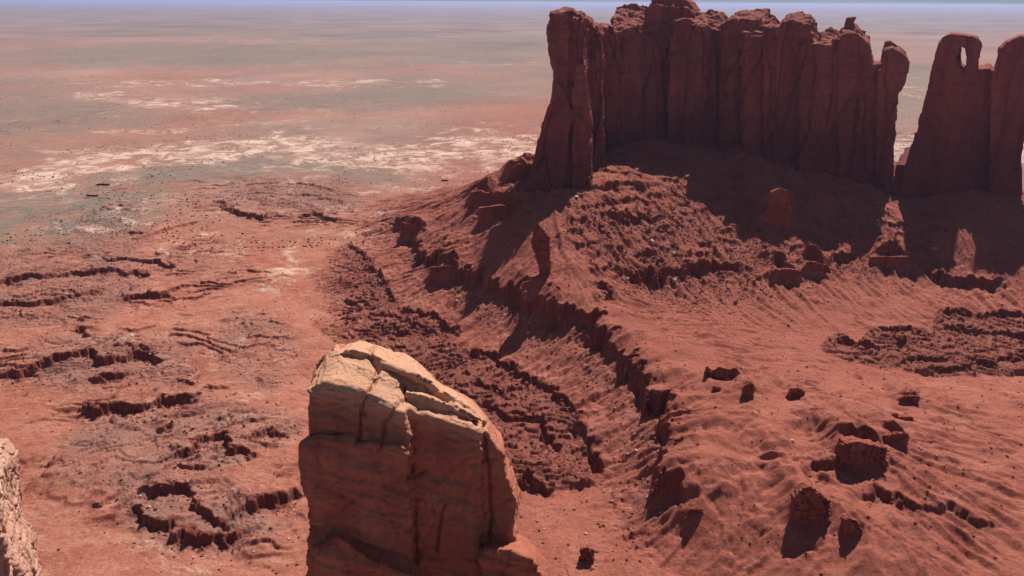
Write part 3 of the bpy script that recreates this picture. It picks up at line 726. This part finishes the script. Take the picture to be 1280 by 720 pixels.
# ---- the butte with the window
bm = bmesh.new()
RB = [
 ([(1118,275),(1126,235),(1132,205),(1142,175),(1151,140),(1160,108),(1164,84),(1170,66),(1177,48),(1186,42),(1197,43),(1198,58),(1199,84),(1205,90),(1210,275)],788,60),
 ([(1192,43),(1205,43),(1222,47),(1226,56),(1223,68),(1221,84),(1217,98),(1218,275),(1196,275),(1202,90),(1208,84),(1209,68),(1206,60),(1192,55)],790,45),
 ([(1212,100),(1221,87),(1238,85),(1247,98),(1250,275),(1208,275)],794,62),
 ([(1238,100),(1246,78),(1250,62),(1260,52),(1276,45),(1300,46),(1312,80),(1298,120),(1284,158),(1277,190),(1278,285),(1234,280)],786,44),
 ([(1120,205),(1215,215),(1220,290),(1108,290)],844,40),([(1210,215),(1277,220),(1279,295),(1205,290)],849,40)]
for k, (p, Yf, th) in enumerate(RB): prism(bm, p, Yf, th, .05 if k < 4 else .35, .05, 0, .57)
me_r = fuse('cliff', bm, .9, 2, weather(1.3, 2.6, 17, .8, 7, .35, 3.5, seed=23), M_BUTTE)
b2 = link('sandstone_butte', None); b2.location = (470, 760, 60)
tag(b2, 'dark narrow butte pierced by a slit of a window near its top', 'butte'); child('cliff', me_r, b2)
print('buttes', time.time() - T0)

# ---- the near spire
bm = bmesh.new()
fA = [(388,482),(420,478),(456,492),(500,505),(524,520),(560,522),(600,535),(600,900),(388,900)]
fB = [(390,462),(407,438),(430,428),(452,426),(487,434),(531,458),(580,492),(600,900),(400,900)]
loft_px(bm, fA, 148, fB, 168)
loft_px(bm, [(386,486),(410,476),(450,486),(470,496),(500,512),(512,545),(514,900),(392,900)], 144.5, [(400,455),(410,440),(440,434),(470,438),(500,455),(520,500),(520,900),(400,900)], 158)
# right buttress, stepping down
loft_px(bm, [(560,512),(600,535),(628,566),(634,600),(648,630),(640,655),(646,690),(640,900),(560,900)], 150, [(580,492),(604,512),(628,542),(634,572),(650,612),(646,650),(652,690),(640,900),(580,900)], 164)
loft_px(bm, [(600,690),(640,686),(668,700),(690,740),(700,900),(600,900)], 143, [(610,672),(650,668),(676,690),(690,730),(690,900),(610,900)], 158)
# left side pillar below the notch
loft_px(bm, [(373,570),(379,553),(396,545),(440,548),(440,900),(390,900),(383,700),(390,640),(377,604)], 142.5, [(379,560),(392,548),(420,540),(440,546),(440,900),(400,900),(396,700),(396,640),(388,604)], 156)
loft_px(bm, [(396,552),(505,560),(512,600),(520,900),(394,900)], 142.5, [(400,545),(505,548),(520,600),(520,900),(400,900)], 152)
loft_px(bm, [(388,690),(420,670),(470,700),(520,720),(520,900),(380,900)], 139, [(392,670),(430,660),(470,680),(520,700),(520,900),(392,900)], 150)
loft_px(bm, [(500,640),(600,628),(600,720),(610,900),(500,900)], 148, [(510,630),(600,620),(600,720),(600,900),(500,900)], 155)
SPC = [([(470,430),(462,448),(474,462),(468,482),(455,500),(450,545)],.9,.55),([(390,546),(440,549)],.3,.5),([(516,560),(512,598),(518,640),(521,690),(516,740)],1.0,.5),
       ([(606,530),(607,560),(612,600),(614,640),(612,680)],.9,.45),([(556,630),(548,660),(546,688)],.8,.4),([(512,598),(530,592),(548,604)],.5,.4),([(395,605),(440,626),(500,655)],.35,.5),([(480,462),(515,478),(560,500),(600,528)],.7,.4),([(500,505),(480,530),(476,560)],.7,.5)]
def sp_disp(co, normals, smooth):
    base = weather(1.5, 1.0, 11, .30, 2.6, .12, 1.1, seed=33, vert=.3, crk=.38)(co, normals, smooth)
    nn = normals(base); x, y, z = base.T.astype(float)
    u, v = project_px(x, y, z)
    # cross beds, tilted
    b = z + .38 * x + .12 * y + .9 * fbm3(x / 9, y / 9, z / 9, 2, 40)
    d = .2 * np.tanh(4 * pn3(x / 30, y / 30, b / 1.1, 41)) + .38 * np.tanh(3 * pn3(x / 40, y / 40, b / 3.4, 42))
    base = base + nn * d[:, None]
    fy = np.clip((nn[:, 1] * -1 + nn[:, 2] * .6 + .2) * 2, 0, 1)
    for pl, dep, wd in SPC:
        best = np.full(len(u), 1e9)
        uu = u + 3 * pn3(x / 3, y / 3, z / 3, 44); vv = v + 3 * pn3(x / 3, y / 3, z / 3, 45)
        for (a, b_), (c, d2) in zip(pl[:-1], pl[1:]):
            L = math.hypot(c - a, d2 - b_); dx, dy = (c - a) / L, (d2 - b_) / L
            t = np.clip((uu - a) * dx + (vv - b_) * dy, 0, L)
            best = np.minimum(best, np.hypot(uu - a - t * dx, vv - b_ - t * dy))
        m = np.exp(-(best * .17 / (wd * .75)) ** 2) * dep * 1.5 * fy
        base = base - nn * m[:, None]
    return base
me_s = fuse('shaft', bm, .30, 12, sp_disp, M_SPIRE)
o = link('rock_spire', None); o.location = (-18, 155, 0); child('shaft', me_s, o); bm = bmesh.new()
# slabs lying along the crest
loft_px(bm, [(412,448),(440,436),(470,444),(500,462),(480,470),(430,468)], 154.5, [(418,432),(450,424),(480,434),(500,448),(480,466),(430,462)], 167)
loft_px(bm, [(462,462),(500,458),(540,478),(556,494),(540,505),(480,492)], 154, [(474,436),(504,440),(536,462),(556,480),(540,492),(490,478)], 167.5)
loft_px(bm, [(520,494),(556,490),(592,512),(606,530),(590,536),(540,516)], 153.5, [(540,470),(566,480),(592,500),(606,516),(590,528),(550,505)], 167)
loft_px(bm, [(505,488),(540,497),(575,510),(600,524),(560,524),(510,514)], 150.5, [(512,462),(545,474),(580,494),(602,512),(570,514),(520,494)], 165)
me_c = fuse('crest', bm, .28, 5, sp_disp, M_SPIRE); child('crest', me_c, o, 'slabs lying along the top, sunlit cream painted in')
tag(o, 'tall near spire with a cream sunlit crest sloping down over a dark red face', 'rock spire')
# ---- spire cut by the picture's edge
bm = bmesh.new()
loft_px(bm, [(-120,600),(-60,590),(-14,588),(-6,620),(-2,660),(8,700),(14,900),(-160,900)], 132, [(-110,560),(-40,550),(10,546),(22,560),(24,600),(26,640),(40,672),(54,720),(62,900),(-150,900)], 168)
loft_px(bm, [(-80,660),(0,655),(10,690),(30,730),(44,900),(-80,900)], 136, [(-60,630),(18,622),(34,668),(50,710),(62,900),(-60,900)], 152)
me_l = fuse('rock_spire', bm, .33, 5, weather(1.8, 1.2, 7, .4, 2.2, .2, 1.3, seed=53, vert=.5), mat_cliff('pale_sandstone_lit_top', (.44, .19, .135), (.56, .29, .215), (.64, .37, .28), 60, 90, 2.0, (151, 157, 0, (.70, .45, .30), (.84, .62, .45)), .3, (.25, .2)))  # its cream top is sunlight painted into the colour
o = link('rock_spire', me_l); tag(o, 'sunlit cream topped spire with a pinkish broken flank, cut off by the picture border', 'rock spire')
print('spires', time.time() - T0)

# ------------------------------------------------------------------ outcrops standing on the slopes
for k, (poly, th, lab) in enumerate(OUTC):
    poly = squat(poly); c = np.mean(poly, axis=0); yb = max(p[1] for p in poly); g = ground_pt(c[0], yb - 2, gz)
    Yf = g[1]
    ptsf = [at_y(a, b, Yf) for a, b in poly]
    cz_ = np.mean([p[2] for p in ptsf]); cxm = np.mean([p[0] for p in ptsf])
    bm = bmesh.new()
    # deepen below the ground so nothing hovers
    pf = []
    for p in ptsf:
        p = p.copy()
        if p[2] < cz_: p[2] -= 7
        pf.append(p)
    pb = [np.array([cxm + (p[0] - cxm) * .9, p[1] + th * .65, p[2] - (2.2 if p[2] > cz_ else 0)]) for p in pf]
    loft(bm, pf, pb)
    sc = max(.22, min(.5, Yf / 1400))
    me_o = fuse('rock_outcrop', bm, sc, 3, weather(2.2, 1.6, 5, .5, 2.2, .45, 1.6, seed=60 + k, vert=.3), M_OUT)
    co = np.empty(len(me_o.vertices) * 3, f32); me_o.vertices.foreach_get('co', co); co = co.reshape(-1, 3); base = np.array([cxm, Yf + th / 2, float(gz(cxm, Yf + th / 2))])
    me_o.vertices.foreach_set('co', np.ascontiguousarray(co - base, f32).ravel()); me_o.update()
    o = link('rock_outcrop', me_o); o.location = base; tag(o, lab, 'rock outcrop')
print('outcrops', time.time() - T0)

# ------------------------------------------------------------------ boulders
def rock_mesh(name, seed, mat):
    r = np.random.default_rng(seed); bm = bmesh.new()
    for _ in range(26):
        v = r.normal(size=3); v /= np.linalg.norm(v); v = np.sign(v) * np.abs(v) ** .7 * (.85 + .3 * r.random())
        bm.verts.new(v * np.array([1.0, .8, .62]) * .5)
    bmesh.ops.convex_hull(bm, input=bm.verts[:])
    lone = [v for v in bm.verts if not v.link_faces]; bmesh.ops.delete(bm, geom=lone, context='VERTS')
    bmesh.ops.bevel(bm, geom=bm.edges[:], offset=.03, segments=1, affect='EDGES')
    me = bpy.data.meshes.new(name); bm.to_mesh(me); bm.free(); me.materials.append(mat); return me
RM = [rock_mesh('boulder', 100 + i, M_B1) for i in range(6)]; PM = [rock_mesh('boulder', 200 + i, M_B2) for i in range(3)]
ZON = [ # px box centre, radii, angle, count, size range, pale chance, label
 ((800,300),(110,62),25,95,(2.0,5.5),.06,'angular red boulder strewn on the lit talus below the big butte','boulders on the lit talus spur'),
 ((900,350),(120,28),12,36,(1.6,4.5),.06,'red boulder lying where the talus runs out below the lower ledges','boulders at the foot of the talus'),
 ((1100,270),(26,45),0,14,(2.0,4.5),.3,'boulder in the lit gully between the two buttes','boulders in the gully'),
 ((660,405),(110,26),20,34,(1.4,3.6),.25,'fallen block just under the upper run of the long ledge','fallen blocks under the upper ledge'),
 ((790,560),(60,80),10,42,(1.0,2.8),.3,'fallen block on the hollow below the lower run of the long ledge','fallen blocks under the lower ledge'),
 ((730,680),(90,40),0,26,(.8,2.0),.1,'small block on the red ground beside the near spire\'s foot','small blocks beside the near spire'),
 ((170,440),(70,36),0,18,(1.2,2.8),.6,'block on the grey rubble of the mid left mounds','blocks on the left mounds'),
 ((225,600),(90,60),0,22,(.9,2.2),.5,'slab of fallen rock in the broken hollows at lower left','slabs in the lower left hollows'),
 ((1180,600),(110,90),0,12,(1.0,2.2),.1,'small boulder on the ribbed near slope at lower right','boulders on the ribbed slope'),
]
def place_pts(c, r, ang, n, rg):
    out = []
    ca, sa = math.cos(math.radians(ang)), math.sin(math.radians(ang))
    while len(out) < n:
        a, b = rg.normal(size=2) * .5
        if a * a + b * b > 1: continue
        out.append((c[0] + a * r[0] * ca - b * r[1] * sa, c[1] + a * r[0] * sa + b * r[1] * ca))
    return out
first = {}
def put_boulder(px, py, s, pale, lab, grp, rg):
    g = ground_pt(px, py, gz)
    me_ = (PM if pale else RM)[rg.integers(3 if pale else 6)]
    key = me_.name
    if key in first: o = first[key].copy(); COL.objects.link(o)
    else: o = link('boulder', me_); first[key] = o
    zc = float(gz(g[0], g[1])); k = .7 + .6 * rg.random(3)
    o.scale = (s * k[0], s * k[1], s * k[2]); o.rotation_euler = (rg.random() * .5, rg.random() * .5, rg.random() * 6.28)
    o.location = (g[0], g[1], zc + s * .12)
    tag(o, lab, 'boulder', grp)
for c, r, ang, n_, sr, pale, lab, grp in ZON:
    for (px, py) in place_pts(c, r, ang, n_, rng):
        s = sr[0] + (sr[1] - sr[0]) * rng.random() ** 2.5
        ip = rng.random() < pale
        put_boulder(px, py, s, ip, ('pale ' if ip and not lab.startswith('pale') else '') + lab, grp + (', pale' if ip else ''), rng)
for px, py, s, pale, lab in [(932,362,5,0,'largest loose boulder on the slope below the square ledge block'),(858,407,4,0,'lone boulder on the bare slope right of the ledge\'s crest'),(843,352,5.5,1,'large pale boulder under the talus ledges'),(1168,312,4.5,1,'pale boulder inside the window butte\'s shadow'),
                             (187,635,2.6,1,'white boulder between the two dark lower left scarps'),(768,512,2.4,1,'grey slab leaning in the hollow under the long ledge'),(990,552,2.2,1,'flat pale slab alone on the ribbed slope'),(622,492,3,0,'red boulder at the edge of the terraced patch behind the near spire')]:
    put_boulder(px, py, s, pale, lab, None, rng)
# rubble too small to count
def scatter(name, centres, r_lo, r_hi, mat, squash, seed):
    r = np.random.default_rng(seed)
    base = np.array([[1,0,0],[.3,.95,0],[-.8,.6,.1],[-.85,-.5,0],[.2,-1,0],[.1,.1,.9],[-.1,0,-.8]]) * .5
    fc = np.array([[0,1,5],[1,2,5],[2,3,5],[3,4,5],[4,0,5],[1,0,6],[2,1,6],[3,2,6],[4,3,6],[0,4,6]])
    n_ = len(centres); s = (r_lo + (r_hi - r_lo) * r.random(n_) ** 2)[:, None, None]
    a = r.random(n_) * 6.28; ca, sa = np.cos(a), np.sin(a)
    jit = 1 + .35 * (r.random((n_, 7, 3)) - .5)
    v = base[None] * jit * s * np.array([1, .8, squash])
    vx = v[..., 0] * ca[:, None] - v[..., 1] * sa[:, None]; vy = v[..., 0] * sa[:, None] + v[..., 1] * ca[:, None]
    v = np.stack([vx, vy, v[..., 2]], -1) + centres[:, None, :]
    ff = fc[None] + (np.arange(n_) * 7)[:, None, None]
    return link(name, mesh_from(name, v.reshape(-1, 3), ff.reshape(-1, 3), mat, False))
W = np.clip(M_fall * .9 + M_dark * .5 + rough * .8 + np.where(RX > 0, .05, .02), 0, 1); W = W * (RY < 950) * (M_cliff < .3)
W = W + rough * .5 * (RY < 950) + np.clip(M_terr - M_dark, 0, 1) * .22; W *= (.15 + np.clip(fbm2(RX / 25, RY / 25, 3, 91) + .35, 0, 1))
cw = np.cumsum(W.ravel()); k = np.searchsorted(cw, rng.random(34000) * cw[-1])
jx = RX.ravel()[k] + rng.random(len(k)); jy = RY.ravel()[k] + rng.random(len(k))
cen = np.stack([jx, jy, gz(jx, jy) + .1], -1)
sel = rng.random(len(cen)) < .86
o = scatter('rubble', cen[sel], .45, 2.5, M_B1, .7, 5); tag(o, 'small red rubble strewn over talus and ledge feet', 'rubble', kind='stuff')
o = scatter('pale_rubble', cen[~sel], .5, 1.9, M_B2, .6, 6); tag(o, 'small pale rubble mixed among the red stones', 'rubble', kind='stuff')
# scrub on the flats
ns = 24000; th = (rng.random(ns) - .5) * 1.5; dist = 820 + 4500 * rng.random(ns) ** 1.5
sx = th * (dist); sy = dist; sz = gz(sx, sy); keep = (sz < 12) & (fbm2(sx / 180, sy / 180, 3, 95) > .0)
o = scatter('desert_scrub', np.stack([sx, sy, sz + .3], -1)[keep], 1.0, 3.6, M_SCRUB, .8, 8); tag(o, 'sparse dark scrub dotting the desert flats', 'scrub', kind='stuff')
print('rocks', time.time() - T0)

# ------------------------------------------------------------------ haze
bm = bmesh.new(); bmesh.ops.create_cube(bm, size=1); me_h = bpy.data.meshes.new('haze'); bm.to_mesh(me_h); bm.free()
zmin = float(GZm.min()) - 1.0; ztop = 268.0
hz = link('haze', me_h); hz.scale = (330000, 200000, ztop - zmin); hz.location = (0, 0, (ztop + zmin) / 2)
tag(hz, 'pale blue desert haze thickening towards the horizon', 'haze', kind='stuff')
mh = bpy.data.materials.new('haze_air'); mh.use_nodes = True; nt = mh.node_tree; nt.nodes.clear()
oo = nt.nodes.new('ShaderNodeOutputMaterial'); pv = nt.nodes.new('ShaderNodeVolumePrincipled')
pv.inputs['Color'].default_value = (.54, .62, 1.0, 1); pv.inputs['Density'].default_value = 2.7e-5; pv.inputs['Anisotropy'].default_value = .3
nt.links.new(pv.outputs[0], oo.inputs['Volume']); me_h.materials.append(mh)

# ------------------------------------------------------------------ light
EL, AZ = math.radians(52.5), math.radians(24.5)
sdir = np.array([math.sin(AZ) * math.cos(EL), math.cos(AZ) * math.cos(EL), math.sin(EL)])
import mathutils
L = bpy.data.lights.new('sun', 'SUN'); L.energy = 5.0; L.angle = math.radians(.53); L.color = (1, .95, .86)
ls = bpy.data.objects.new('sun', L); COL.objects.link(ls); ls.rotation_euler = mathutils.Vector(sdir).to_track_quat('Z', 'Y').to_euler(); ls.location = (0, 0, 600)
w = bpy.data.worlds.new('World'); scene.world = w; w.use_nodes = True; nt = w.node_tree; nt.nodes.clear(); q = NB(nt)
sky = q.n('ShaderNodeTexSky', sky_type='NISHITA'); sky.sun_disc = False; sky.sun_elevation = EL; sky.sun_rotation = AZ; sky.altitude = 3500; sky.air_density = 1.0; sky.dust_density = .05; sky.ozone_density = 3
bg = q.n('ShaderNodeBackground'); bg.inputs[1].default_value = .031; wo = q.n('ShaderNodeOutputWorld')
tc = q.n('ShaderNodeTexCoord'); mp = q.n('ShaderNodeMapping'); q.put(mp.inputs[0], tc.outputs['Generated']); mp.inputs['Scale'].default_value = (6, 6, 90)
cl = q.ramp(q.noise(mp.outputs[0], 1.0, 6, .6), [(.48, 0), (.62, .8)])
q.put(bg.inputs[0], q.mix(cl, q.mix(1.0, sky.outputs[0], (.84, .93, 1.14), 'MULTIPLY'), (9.5, 10.2, 11.6))); q.put(wo.inputs[0], bg.outputs[0])

# ------------------------------------------------------------------ camera
cam = bpy.data.cameras.new('camera'); co_ = bpy.data.objects.new('camera', cam); COL.objects.link(co_)
cam.sensor_width = 36; cam.lens = F / 1280 * 36; cam.clip_start = .5; cam.clip_end = 400000
Rm = mathutils.Matrix(((rt[0], up[0], -fw[0]), (rt[1], up[1], -fw[1]), (rt[2], up[2], -fw[2])))
co_.matrix_world = mathutils.Matrix.Translation((0, 0, H)) @ Rm.to_4x4()
scene.camera = co_
scene.view_settings.view_transform = 'Standard'; scene.view_settings.look = 'None'; scene.view_settings.exposure = 0.2; scene.view_settings.gamma = 1
scene.cycles.use_denoising = True; scene.cycles.max_bounces = 6; scene.cycles.diffuse_bounces = 3; scene.cycles.volume_bounces = 1
print('TOTAL', time.time() - T0)
